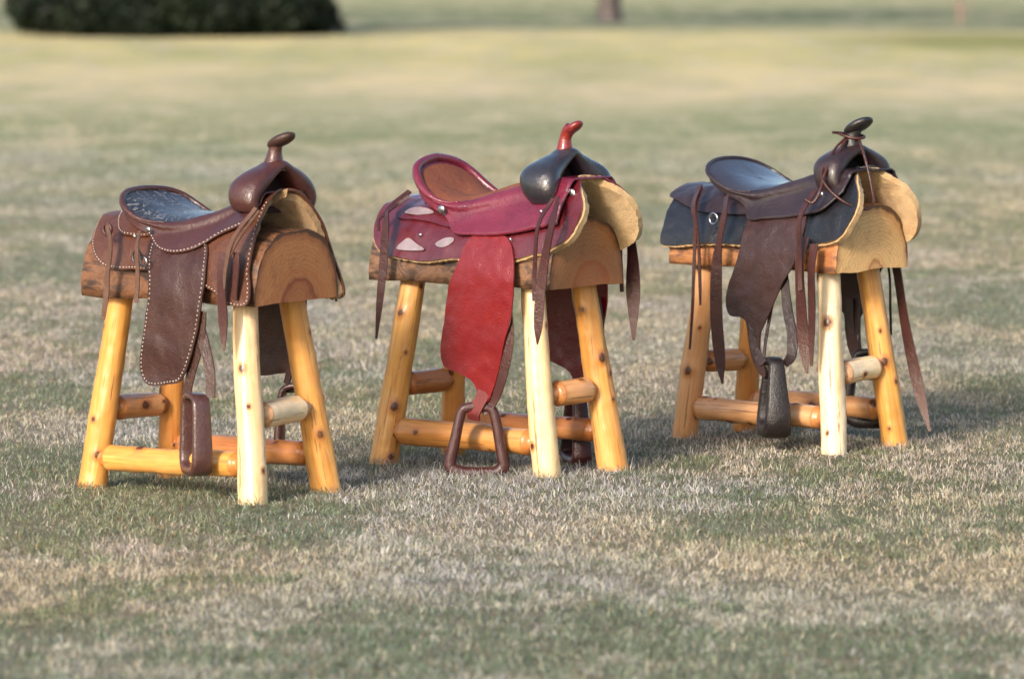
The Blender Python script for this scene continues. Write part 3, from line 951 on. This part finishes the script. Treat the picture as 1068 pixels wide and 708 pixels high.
C[1] = dict(i=1, loc=LOC[1], rz=RZ[1],
    label='burgundy saddle with bright red fender and black swell, on the middle stool',
    stool_label='knotty pine log stool under the burgundy saddle, middle one of the three',
    feet=dict(A=(-.309, -.165), B=(.308, -.130), C=(.335, .140), D=(-.320, .165)),
    tops=dict(A=(-.241, -.100), B=(.225, -.100), C=(.245, .100), D=(-.240, .105)),
    leg_r=(.044, .042, .045, .038), woods=[pineC, pineB, pineA, pineD], railwood=[pineD, pineR, pineP, pineR],
    rails=[('A', .100, 'B', .095, .040), ('D', .105, 'C', .115, .036), ('B', .235, 'C', .24, .038), ('A', .235, 'D', .235, .036)],
    log_hw=.172, log_top=.748, log_l=.36, log_roll=.012,
    end=log_end('log_end_brown', (.44, .185, .065), (.36, .09, .022), .02, .085, .172, .748),
    side=bark_side('bark_dark', (.07, .040, .028), (.24, .12, .06), (.035, .022, .018)), under=under,
    tr=TR[1], skirt_top=16, fleece_grow=.009, fleece_near=.005,
    m=dict(fleece=fl2, skirt=L2skirt, jockey=L2skirt, fender=L2fender, strap=L2strap, stirrup=L2strap, seat=L2a, pad=L2pad, binding=L2a, swell=L2swell, gullet=dark_lining, horn=L2horn, horn_cap=L2horn, string=L2strap, pale_pink=leather('pale_pink_tooled', (.20, .14, .15), (.34, .27, .29), .34, .5, tool='basket')),
    seat=S2_seat, pad_range=(-.3, .24), pad_v=.90, bind_r=.013, pad_off=.016,
    swell=[(-.118, .800, .280, .046, .020), (-.128, .836, .272, .060, .030), (-.112, .868, .262, .068, .038), (-.072, .896, .260, .054, .031), (-.034, .921, .266, .042, .021), (0, .940, .270, .038, .017)],
    horn=dict(neck=[(.262, 0, .935), (.262, 0, .962), (.265, 0, .985), (.274, 0, 1.003), (.284, 0, 1.012)], r=[.030, .022, .018, .019, .019], cap=(.296, 0, 1.014), cap_r=(.034, .024, .013), tilt=R(-32)),
    leathers=[([(.215, -.205, .50), (.225, -.210, .40), (.205, -.212, .30), (.165, -.212, .215), (.135, -.225, .185)], [.03, .032, .03, .028, .028], .006),
              ([(.142, -.221, .245), (.135, -.236, .215), (.122, -.246, .185), (.116, -.238, .162)], [.044, .038, .040, .038], .006, L2wrap)],
    pale_panels=PALE_OUT,
    stirrup_c=(.118, -.225, .004), stirrup_ax=(.80, .60, 0),
    stirrup_loop=[(0, 0), (.05, .003), (.074, .016), (.076, .035), (.066, .09), (.054, .155), (.044, .185), (.025, .194), (0, .196), (-.025, .194), (-.044, .185), (-.054, .155), (-.068, .09), (-.080, .035), (-.076, .014), (-.05, .003)],
    st_depth=lambda f: .062 - .02 * f, st_th=lambda f: .036 - .008 * f,
    conchos=[((-.075, .768, .166), .013), ((.373, .827, .026), .015), ((.30, .775, .046), .006), ((-.15, .69, .028), .006), ((.21, .692, .036), .005)],
    strings=[([(-.240, -.12, .815), (-.262, -.19, .76), (-.245, -.222, .72), (-.252, -.226, .60), (-.268, -.225, .48), (-.284, -.222, .378)], [.016, .03, .026, .026, .020, .006]),
             ([(-.225, -.14, .80), (-.28, -.205, .74), (-.275, -.22, .70)], [.012, .012, .01]),
             ([(.375, -.165, .820), (.405, -.222, .76), (.385, -.232, .66), (.365, -.232, .55), (.355, -.230, .45), (.350, -.228, .395)], [.014, .024, .030, .030, .026, .004]),
             ([(.36, -.170, .815), (.345, -.218, .74), (.338, -.226, .62), (.335, -.226, .52)], [.012, .014, .014, .010]),
             ([(.30, .165, .83), (.318, .215, .745), (.325, .235, .65), (.330, .235, .52), (.334, .232, .378)], [.020, .030, .036, .044, .008]),
             ([(.27, .16, .83), (.290, .21, .75), (.29, .225, .60), (.295, .225, .52)], [.012, .016, .014, .012])])
C[2] = dict(i=2, loc=LOC[2], rz=RZ[2],
    label='black and plum-brown saddle with red cord looped round its horn, on the rightmost stool',
    stool_label='pine log stool carrying the black saddle, rightmost and farthest of the three',
    feet=dict(A=(-.335, -.120), B=(.338, -.158), C=(.300, .168), D=(-.345, .165)),
    tops=dict(A=(-.255, -.095), B=(.255, -.100), C=(.235, .100), D=(-.245, .105)),
    leg_r=(.042, .041, .042, .038), woods=[pineP, pineQ, pineC, pineD], railwood=[pineP, pineP, pineQ, pineP],
    rails=[('A', .095, 'B', .105, .037), ('D', .105, 'C', .110, .036), ('B', .235, 'C', .25, .038), ('A', .24, 'D', .235, .036)],
    log_hw=.166, log_top=.748, log_l=.36, log_roll=.030,
    end=log_end('log_end_light', (.84, .52, .225), (.34, .12, .045), .022, .034, .166, .748),
    side=bark_side('bark_orange', (.34, .12, .04), (.50, .22, .08), (.16, .07, .04)), under=under,
    tr=TR[2], skirt_top=14, fleece_grow=.009, fleece_near=.005,
    m=dict(fleece=fl3, skirt=L3skirt, jockey=L3a, fender=L3fender, strap=L3a, stirrup=leather('worn_black_stirrup_hide', (.009, .006, .007), (.018, .011, .011), .45, .1), seat=L3a, pad=L3pad, binding=L3a, swell=L3a, gullet=black_lining, horn=L3horn, horn_cap=L3horn, string=L3strap, cord=L3strap),
    seat=S3_seat, pad_range=(-.3, .10), pad_v=.97, bind_r=.006, pad_off=.017,
    swell=[(-.108, .795, .275, .044, .018), (-.114, .832, .268, .048, .026), (-.100, .866, .260, .054, .032), (-.066, .892, .260, .048, .026), (-.032, .911, .266, .043, .018), (0, .922, .270, .040, .016)],
    horn=dict(neck=[(.262, 0, .905), (.262, 0, .935), (.266, 0, .963), (.276, 0, .985)], r=[.044, .032, .023, .021], cap=(.288, 0, .993), cap_r=(.053, .042, .016), tilt=R(-27)),
    leathers=[([(.060, -.215, .44), (.062, -.222, .36), (.075, -.225, .30), (.105, -.225, .265)], [.040, .034, .030, .028], .006),
              ([(.163, -.200, .56), (.185, -.205, .44), (.212, -.212, .36), (.217, -.22, .297), (.19, -.22, .268)], [.026, .032, .034, .032, .024], .006),
              ([(.120, -.200, .46), (.105, -.210, .36), (.100, -.22, .28)], [.010, .010, .010], .004)],
    stirrup_c=(.145, -.220, .062), stirrup_ax=(.80, -.60, 0),
    stirrup_loop=[(0, 0), (.045, .004), (.068, .028), (.070, .07), (.060, .13), (.050, .180), (.044, .205), (.025, .214), (0, .215), (-.025, .214), (-.044, .205), (-.050, .180), (-.060, .13), (-.070, .07), (-.068, .028), (-.045, .004)],
    st_depth=lambda f: .090 - .045 * f, st_th=lambda f: .046 - .024 * f, covered=True, bolt_z=.2,
    conchos=[((.2665, .787, .050), .009)],
    strings=[([(-.235, -.155, .795), (-.205, -.215, .74), (-.185, -.228, .68), (-.188, -.230, .55), (-.196, -.228, .42), (-.209, -.226, .29)], [.020, .026, .014, .010, .009, .006]),
             ([(-.225, -.16, .79), (-.190, -.22, .72), (-.168, -.23, .62), (-.160, -.232, .50), (-.158, -.232, .43)], [.012, .012, .010, .010, .006]),
             ([(-.096, -.18, .77), (-.060, -.228, .72), (-.072, -.236, .64), (-.085, -.236, .55), (-.085, -.236, .40), (-.070, -.234, .26), (-.060, -.234, .192)], [.020, .028, .024, .036, .040, .040, .006]),
             ([(.266, -.17, .80), (.262, -.232, .72), (.268, -.24, .62), (.272, -.24, .50)], [.016, .020, .018, .014]),
             ([(.255, -.205, .66), (.255, -.226, .58), (.262, -.226, .45), (.272, -.224, .33), (.285, -.224, .245)], [.040, .044, .042, .036, .006]),
             ([(.300, -.210, .64), (.305, -.228, .56), (.308, -.228, .45), (.306, -.226, .27)], [.030, .034, .030, .010]),
             ([(.240, .205, .60), (.250, .222, .54), (.285, .226, .36), (.340, .228, .17), (.384, .23, .045)], [.040, .040, .038, .036, .008]),
             ([(.215, .205, .60), (.222, .22, .52), (.226, .22, .42), (.230, .22, .335)], [.010, .008, .008, .006])],
    cords=[([(.235, -.03, .968), (.262, -.034, .962), (.290, -.020, .955), (.300, .004, .955), (.288, .026, .960), (.255, .028, .964), (.232, 0, .968), (.222, -.045, .972)], .0045),
           ([(.262, -.030, .955), (.262, -.075, .925), (.268, -.135, .868), (.292, -.165, .835), (.33, -.17, .80), (.375, -.15, .765), (.405, -.10, .745), (.400, -.055, .760), (.372, -.035, .82), (.345, -.03, .89), (.300, -.01, .950)], .0042),
           ([(.268, -.032, .95), (.275, -.08, .91), (.285, -.145, .855), (.300, -.185, .80), (.29, -.205, .765), (.262, -.212, .775)], .0055)],
    rings=[((-.118, -.216, .700), .017, .0035, steel)])
for c in C:
    build_stool(c)
    build_saddle(c)

# ------------------------------------------------------------------ lawn
rng = np.random.default_rng(5)
def vnoise(x, y, seed):
    """smooth 2-D value noise, vectorised"""
    g = np.random.default_rng(seed).random((256, 256))
    xi = np.floor(x).astype(int); yi = np.floor(y).astype(int)
    fx = x - xi; fy = y - yi
    fx = fx * fx * (3 - 2 * fx); fy = fy * fy * (3 - 2 * fy)
    a = g[xi % 256, yi % 256]; b = g[(xi + 1) % 256, yi % 256]; c = g[xi % 256, (yi + 1) % 256]; d = g[(xi + 1) % 256, (yi + 1) % 256]
    return (a * (1 - fx) + b * fx) * (1 - fy) + (c * (1 - fx) + d * fx) * fy
def fbm(x, y, seed, o=4):
    s, a, t = 0, .5, 0
    for k in range(o):
        s = s + a * vnoise(x * 2 ** k + 17 * k, y * 2 ** k + 5 * k, seed + k); t += a; a *= .55
    return s / t

def ground_mat():
    t = NT('lawn_soil_and_thatch')
    tc = t.n('ShaderNodeTexCoord'); v = tc.outputs['Object']
    sp = t.n('ShaderNodeSeparateXYZ'); t.l(v, sp.inputs[0])
    n1 = t.noise(v, .35, 5, .6)
    n2 = t.noise(v, 2.6, 5, .6)
    n3 = t.noise(v, 60, 3, .6)
    nb = t.noise(t.coord((.05, .028, 1)), 1.0, 4, .6)
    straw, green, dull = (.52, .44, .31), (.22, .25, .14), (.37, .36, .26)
    mixf = t.math('ADD', t.math('MULTIPLY', n1, .6), t.math('MULTIPLY', n2, .4))
    c = t.mix(t.ramp(mixf, [(.40, 0.), (.60, 1.)]), dull, straw)
    c = t.mix(t.ramp(t.noise(t.coord((.14, .10, 1), (4, 9, 0)), 1.2, 5, .6), [(.48, 0.), (.66, .75)]), c, green)
    # distance bands: a pale straw-yellow stretch farther off, darker green bands beyond it
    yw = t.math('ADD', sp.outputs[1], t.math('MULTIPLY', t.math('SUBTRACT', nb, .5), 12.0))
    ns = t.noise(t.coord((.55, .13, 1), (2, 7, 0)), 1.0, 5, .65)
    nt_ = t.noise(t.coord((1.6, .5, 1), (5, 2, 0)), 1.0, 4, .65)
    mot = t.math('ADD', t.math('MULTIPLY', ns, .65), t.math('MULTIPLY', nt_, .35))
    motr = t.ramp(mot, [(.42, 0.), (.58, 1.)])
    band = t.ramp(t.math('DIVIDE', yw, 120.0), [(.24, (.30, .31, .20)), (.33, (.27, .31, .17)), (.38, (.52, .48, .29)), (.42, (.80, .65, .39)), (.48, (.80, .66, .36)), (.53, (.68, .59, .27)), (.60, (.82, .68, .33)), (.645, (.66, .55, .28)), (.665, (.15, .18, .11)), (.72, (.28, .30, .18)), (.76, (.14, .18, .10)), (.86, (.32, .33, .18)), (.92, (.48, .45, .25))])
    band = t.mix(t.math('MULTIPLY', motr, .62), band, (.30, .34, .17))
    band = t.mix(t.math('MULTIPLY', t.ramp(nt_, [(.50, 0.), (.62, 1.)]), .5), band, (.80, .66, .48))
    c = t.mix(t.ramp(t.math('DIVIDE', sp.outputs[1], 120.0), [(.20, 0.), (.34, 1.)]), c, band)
    # olive rise on the right
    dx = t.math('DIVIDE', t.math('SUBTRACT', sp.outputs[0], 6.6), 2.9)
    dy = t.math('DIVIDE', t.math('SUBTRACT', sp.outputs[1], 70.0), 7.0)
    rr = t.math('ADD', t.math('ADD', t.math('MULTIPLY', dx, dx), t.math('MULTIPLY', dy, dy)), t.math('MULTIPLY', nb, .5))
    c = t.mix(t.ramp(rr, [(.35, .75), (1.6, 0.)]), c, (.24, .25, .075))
    # dark thatch between the blades close by
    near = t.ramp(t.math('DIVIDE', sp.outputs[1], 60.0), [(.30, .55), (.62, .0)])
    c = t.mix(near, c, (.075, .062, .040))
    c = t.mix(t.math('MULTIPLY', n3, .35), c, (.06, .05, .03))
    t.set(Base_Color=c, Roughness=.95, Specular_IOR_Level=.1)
    t.bump(t.math('ADD', n3, n2), .6, .02)
    return t.m

xs = np.concatenate([np.linspace(-400, -14, 14), np.linspace(-12, 12, 60), np.linspace(14, 400, 14)])
ys = np.concatenate([np.linspace(-60, 6, 6), np.linspace(8, 30, 40), np.linspace(32, 130, 60), np.linspace(140, 900, 14)])
def gz(x, y):
    und = 0.0
    f = min(1, max(0, (y - 26) / 20))
    und += .05 * f * noise.noise(Vector((x * .12, y * .07, 0)))
    und += .07 * math.exp(-((x - 7.4) / 3.2) ** 2 - ((y - 71) / 5) ** 2)
    return und
V = [(x, y, gz(x, y)) for y in ys for x in xs]
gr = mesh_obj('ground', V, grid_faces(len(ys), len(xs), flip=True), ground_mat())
gr['kind'] = 'structure'
if gr.data.polygons[0].normal.z < 0:
    bm = bmesh.new(); bm.from_mesh(gr.data)
    for f in bm.faces: f.normal_flip()
    bm.to_mesh(gr.data); bm.free()

def grass():
    N = 1300000
    u = rng.random(N)
    d = 9.4 * (46 / 9.4) ** u
    ang = (rng.random(N) - .5) * .30 
    x = d * ang; y = d
    # wider and thinner sowing beyond the middle strip
    M2 = 600000
    x2 = rng.uniform(-10, 10, M2); y2 = rng.uniform(6.5, 36, M2)
    out = np.abs(x2 / y2) > .148
    x2, y2 = x2[out], y2[out]
    wide = np.concatenate([np.zeros(N), np.ones(len(x2))])
    x = np.concatenate([x, x2]); y = np.concatenate([y, y2]); d = y.copy(); NN = len(x)
    # clumping
    cl = .5 * fbm(x * 34, y * 30, 11, 2) + .5 * fbm(x * 8, y * 8, 19, 3)
    keep = rng.random(NN) < np.clip((cl - .30) * 4.0, .12, 1) * np.clip((46 - d) / 14, .0, 1)
    x, y, d, cl, wide = x[keep], y[keep], d[keep], cl[keep], wide[keep]
    n = len(x)
    f = np.clip(d / 16, 1, 2.2)
    patch = .62 * fbm(x * 1.5, y * .8, 31, 4) + .38 * fbm(x * 9, y * 6, 35, 3)          # straw against green
    pink = fbm(x * 1.1 + 7, y * .8 + 3, 77, 4)
    tall = fbm(x * 2.2, y * 2.2, 91, 3)
    h = (.012 + .017 * rng.random(n)) * (.35 + .7 * tall + .9 * np.clip(cl - .25, 0, .6))
    for c_ in C:      # the mower leaves longer tufts round the feet
        ca_, sa_ = math.cos(c_['rz']), math.sin(c_['rz'])
        for f_ in c_['feet'].values():
            wx_ = c_['loc'][0] + ca_ * f_[0] - sa_ * f_[1]; wy_ = c_['loc'][1] + sa_ * f_[0] + ca_ * f_[1]
            h = h * (1 + 1.0 * np.exp(-((x - wx_) ** 2 + (y - wy_) ** 2) / .075 ** 2))
    w = .00092 * f * (1 + 1.3 * wide) * (.7 + .7 * rng.random(n))
    az = rng.random(n) * 2 * np.pi
    tilt = np.clip(rng.normal(1.18, .42, n), .05, 1.6)
    leanx, leany = np.cos(az), np.sin(az)
    fa = rng.random(n) * 2 * np.pi
    wx, wy = np.cos(fa) * w, np.sin(fa) * w
    z0 = -.002
    V = np.zeros((n, 5, 3), np.float32)
    t1 = tilt * .55
    hx1 = np.sin(t1) * h * .55; hz1 = np.cos(t1) * h * .55
    t2 = np.clip(tilt * 1.35, 0, 1.75)
    hx2 = hx1 + np.sin(t2) * h * .6; hz2 = hz1 + np.cos(t2) * h * .6
    V[:, 0] = np.stack([x - wx, y - wy, np.full(n, z0)], 1)
    V[:, 1] = np.stack([x + wx, y + wy, np.full(n, z0)], 1)
    V[:, 2] = np.stack([x - wx * .8 + leanx * hx1, y - wy * .8 + leany * hx1, hz1], 1)
    V[:, 3] = np.stack([x + wx * .8 + leanx * hx1, y + wy * .8 + leany * hx1, hz1], 1)
    V[:, 4] = np.stack([x + leanx * hx2, y + leany * hx2, np.maximum(hz2, .004)], 1)
    base = (np.arange(n) * 5)[:, None]
    L = np.concatenate([base + np.array([[0, 1, 3]]), base + np.array([[0, 3, 2]]), base + np.array([[2, 3, 4]])], 1).astype(np.int32).ravel()
    me = bpy.data.meshes.new('grass')
    me.vertices.add(n * 5); me.vertices.foreach_set('co', V.ravel())
    nt = n * 3
    me.loops.add(nt * 3); me.loops.foreach_set('vertex_index', L)
    me.polygons.add(nt); me.polygons.foreach_set('loop_start', np.arange(nt, dtype=np.int32) * 3)
    me.polygons.foreach_set('loop_total', np.full(nt, 3, np.int32))
    me.update(calc_edges=True)
    # colour of each blade: dead straw, weathered grey-pink, dull green, fresh green
    straw = np.array([.60, .50, .34]); grey = np.array([.58, .49, .43]); dull = np.array([.27, .285, .19]); fresh = np.array([.16, .20, .095]); rust = np.array([.33, .20, .10])
    gp = np.clip((patch - .44) / .10, 0, 1)             # 0 green, 1 straw
    r = rng.random(n)
    pg = .86 - .70 * gp
    pp = np.clip((pink - .38) / .24, 0, 1)
    col = np.where((r < pg)[:, None], dull, straw)
    r2 = rng.random(n)
    col = np.where(((r < pg) & (r2 < .42 * (1 - gp) + .12))[:, None], fresh, col)
    col = np.where(((r >= pg) & (r2 < .25 + .55 * pp))[:, None], grey, col)
    col = np.where((rng.random(n) < .05)[:, None], rust, col)
    strawf = np.clip((d + (fbm(x * .3, y * .2, 51, 3) - .5) * 16 - 30) / 16, 0, 1)[:, None]  # distant blades shift towards pale straw
    col = col * (1 - .5 * strawf) + np.array([.55, .47, .28]) * .5 * strawf
    tone = fbm(x * 30, y * 26, 63, 2)
    col = col * ((.5 + .7 * rng.random(n)) * (.66 + 1.25 * tone))[:, None]
    cool = np.clip((fbm(x * .9 + 3, y * .55, 83, 3) - .45) * 5, 0, 1)[:, None]
    col = col * (1 - .16 * cool * np.array([1.0, .35, -.5]))
    colv = np.repeat(col, 5, axis=0).reshape(n, 5, 3)
    rgba = np.ones((n * 5, 4), np.float32); rgba[:, :3] = np.clip(colv.reshape(-1, 3), 0, .9)
    ca = me.color_attributes.new('tint', 'FLOAT_COLOR', 'POINT')
    ca.data.foreach_set('color', rgba.ravel())
    t = NT('grass_blade')
    at = t.n('ShaderNodeAttribute'); at.attribute_name = 'tint'
    t.set(Base_Color=at.outputs['Color'], Roughness=.6, Specular_IOR_Level=.25)
    tr = t.n('ShaderNodeBsdfTranslucent'); t.l(at.outputs['Color'], tr.inputs['Color'])
    mx = t.n('ShaderNodeMixShader'); mx.inputs[0].default_value = .3
    t.l(t.b.outputs[0], mx.inputs[1]); t.l(tr.outputs[0], mx.inputs[2])
    t.l(mx.outputs[0], t.t.nodes['Material Output'].inputs['Surface'])
    me.materials.append(t.m)
    o = link(bpy.data.objects.new('grass', me))
    o['kind'] = 'stuff'
    o['label'] = 'short half-dormant lawn grass, straw and dull green, all round the stools'
    o['category'] = 'grass'
    return o
grass()

# ------------------------------------------------------------------ evergreen, tree and sapling far behind
def leaf_cloud(name, centres, mat, parent, size, per, seed, squash=.8):
    rs = np.random.default_rng(seed)
    P = []
    for c, r in centres:
        n = int(per * r * r)
        v = rs.normal(size=(n, 3)); v /= np.linalg.norm(v, axis=1)[:, None]
        rad = r * (1 - .55 * rs.random(n) ** 2.2)
        p = v * rad[:, None] * np.array([1, 1, squash]) + np.array(c)
        P.append(p)
    P = np.concatenate(P); P = P[P[:, 2] > .04]
    n = len(P)
    a = rs.normal(size=(n, 3)); a /= np.linalg.norm(a, axis=1)[:, None]
    b = np.cross(a, rs.normal(size=(n, 3))); b /= np.linalg.norm(b, axis=1)[:, None]
    s = size * (.5 + rs.random(n))[:, None]
    V = np.stack([P - a * s, P + b * s * .45, P + a * s, P - b * s * .45], 1).reshape(-1, 3)
    F = [(4 * i, 4 * i + 1, 4 * i + 2, 4 * i + 3) for i in range(n)]
    return mesh_obj(name, V, F, mat, parent, smooth=False)

def leafmat(name, c1, c2):
    t = NT(name)
    n1 = t.noise(t.coord(), 1.6, 4)
    n2 = t.noise(t.coord(), 14, 2)
    c = t.mix(t.ramp(n1, [(.35, 0.), (.65, 1.)]), c1, c2)
    c = t.mix(t.math('MULTIPLY', n2, .5), c, tuple(x * .5 for x in c1))
    t.set(Base_Color=c, Roughness=.6, Specular_IOR_Level=.2)
    return t.m
barkm = bark_side('tree_bark', (.05, .035, .032), (.09, .062, .058), (.03, .022, .02))

ev = thing('evergreen_shrub', 'broad dark evergreen shrub with branches down to the lawn, far behind the left stool', 'shrub', (-5.0, 76.5, 0))
tube('trunk', [(0, 0, -.1), (.05, 0, .8), (0, .1, 1.8), (.05, 0, 2.9)], [.16, .13, .09, .04], barkm, ev, rough=.2)
rs = random.Random(3)
cs = []
for k in range(230):
    a = rs.uniform(0, 2 * math.pi); zz = rs.uniform(0.16, 2.6)
    rr = 2.2 * (1 - max(0, zz - .9) / 2.9) ** .6 * rs.uniform(.35, 1.0) 
    if zz < .3: rr = min(rr, 2.35)
    cs.append(((rr * math.cos(a) * 1.0, rr * math.sin(a) * .8, zz + .05), rs.uniform(.28, .48)))
for k in range(60):
    a = k * 2 * math.pi / 60
    rr = rs.uniform(1.75, 2.25)
    cs.append(((rr * math.cos(a), rr * math.sin(a) * .9, rs.uniform(.16, .5)), rs.uniform(.28, .4)))
for k in range(7):
    a = k * .9
    tube('limb', [(0, 0, .5 + k * .25), (math.cos(a) * .8, math.sin(a) * .6, .9 + k * .25), (math.cos(a) * 1.5, math.sin(a) * 1.1, 1.0 + k * .22)], [.05, .035, .012], barkm, ev)
leaf_cloud('crown', cs, leafmat('evergreen_leaf', (.008, .014, .009), (.020, .032, .016)), ev, .075, 2600, 4)

tre = thing('lawn_tree', 'slim tree far behind, only its dark flared trunk foot showing above the middle saddle', 'tree', (1.66, 87.5, 0))
tube('trunk', [(0, 0, -.1), (0, 0, .06), (.0, 0, .35), (.02, 0, 1.2), (0, .05, 2.6), (.05, 0, 4.2)], [.30, .23, .185, .165, .14, .08], barkm, tre, seg=16, rough=.15)
for k in range(9):
    a = k * 2.4
    z = 2.0 + k * .27
    tube('limb', [(0, 0, z), (math.cos(a) * .9, math.sin(a) * .9, z + .7), (math.cos(a) * 1.8, math.sin(a) * 1.8, z + 1.1)], [.06, .04, .012], barkm, tre)
cs = []
for k in range(70):
    a = rs.uniform(0, 6.28); zz = rs.uniform(2.7, 6.0); rr = 2.1 * math.sqrt(max(.05, 1 - ((zz - 4.2) / 2.1) ** 2)) * rs.uniform(.3, 1)
    cs.append(((rr * math.cos(a), rr * math.sin(a), zz), rs.uniform(.3, .55)))
leaf_cloud('crown', cs, leafmat('tree_leaf', (.05, .075, .02), (.09, .11, .035)), tre, .07, 420, 8)

sap = thing('bare_sapling', 'thin leafless reddish sapling in the far lawn at the right edge of the view', 'sapling', (7.35, 84.5, 0))
redb = simple('reddish_twig', (.32, .19, .16), .8)
tube('trunk', [(0, 0, -.1), (.01, 0, .5), (0, 0, 1.3), (.03, 0, 2.3)], [.035, .028, .02, .008], redb, sap, seg=8)
for k in range(16):
    a = k * 2.4; z = .12 + k * .10
    L = .55 - .01 * k
    tube('branch', [(0, 0, z), (math.cos(a) * L * .4, math.sin(a) * L * .4, z + .25), (math.cos(a) * L * .55, math.sin(a) * L * .55, z + .6)], [.014, .009, .003], redb, sap, seg=5, n=3)

# ------------------------------------------------------------------ camera, sky, sun
cam = bpy.data.cameras.new('camera')
cam.sensor_width = 36
cam.lens = 5358.2 / 1068 * 36
cam.clip_end = 3000
cam.dof.use_dof = True
cam.dof.focus_distance = 15.0
cam.dof.aperture_fstop = 3.9
co = link(bpy.data.objects.new('camera', cam))
co.location = (0, 0, 1.6)
co.rotation_euler = (R(90) - math.atan2(354 + 76.26, 5358.2), 0, 0)
sc.camera = co

SUN_EL = R(24)
sd = Vector((-.50, -.866, 0)).normalized()
w = bpy.data.worlds.new('World'); sc.world = w; w.use_nodes = True
nt = w.node_tree
bg = nt.nodes['Background']
sky = nt.nodes.new('ShaderNodeTexSky')
sky.sky_type = 'NISHITA'; sky.sun_disc = False
sky.sun_elevation = SUN_EL
sky.sun_rotation = math.atan2(sd.x, sd.y)
sky.air_density = 1.0; sky.dust_density = 2.5
nt.links.new(sky.outputs[0], bg.inputs[0])
bg.inputs[1].default_value = .145
s = bpy.data.lights.new('sun', 'SUN'); s.energy = 2.8; s.angle = R(10); s.color = (1, .90, .78)
so = link(bpy.data.objects.new('sun', s))
d = Vector((sd.x * math.cos(SUN_EL), sd.y * math.cos(SUN_EL), math.sin(SUN_EL)))
so.rotation_euler = d.to_track_quat('Z', 'Y').to_euler()
so.location = d * 30
sc.view_settings.view_transform = 'Standard'
sc.view_settings.look = 'None'
sc.view_settings.gamma = 1
sc.view_settings.exposure = 0.66
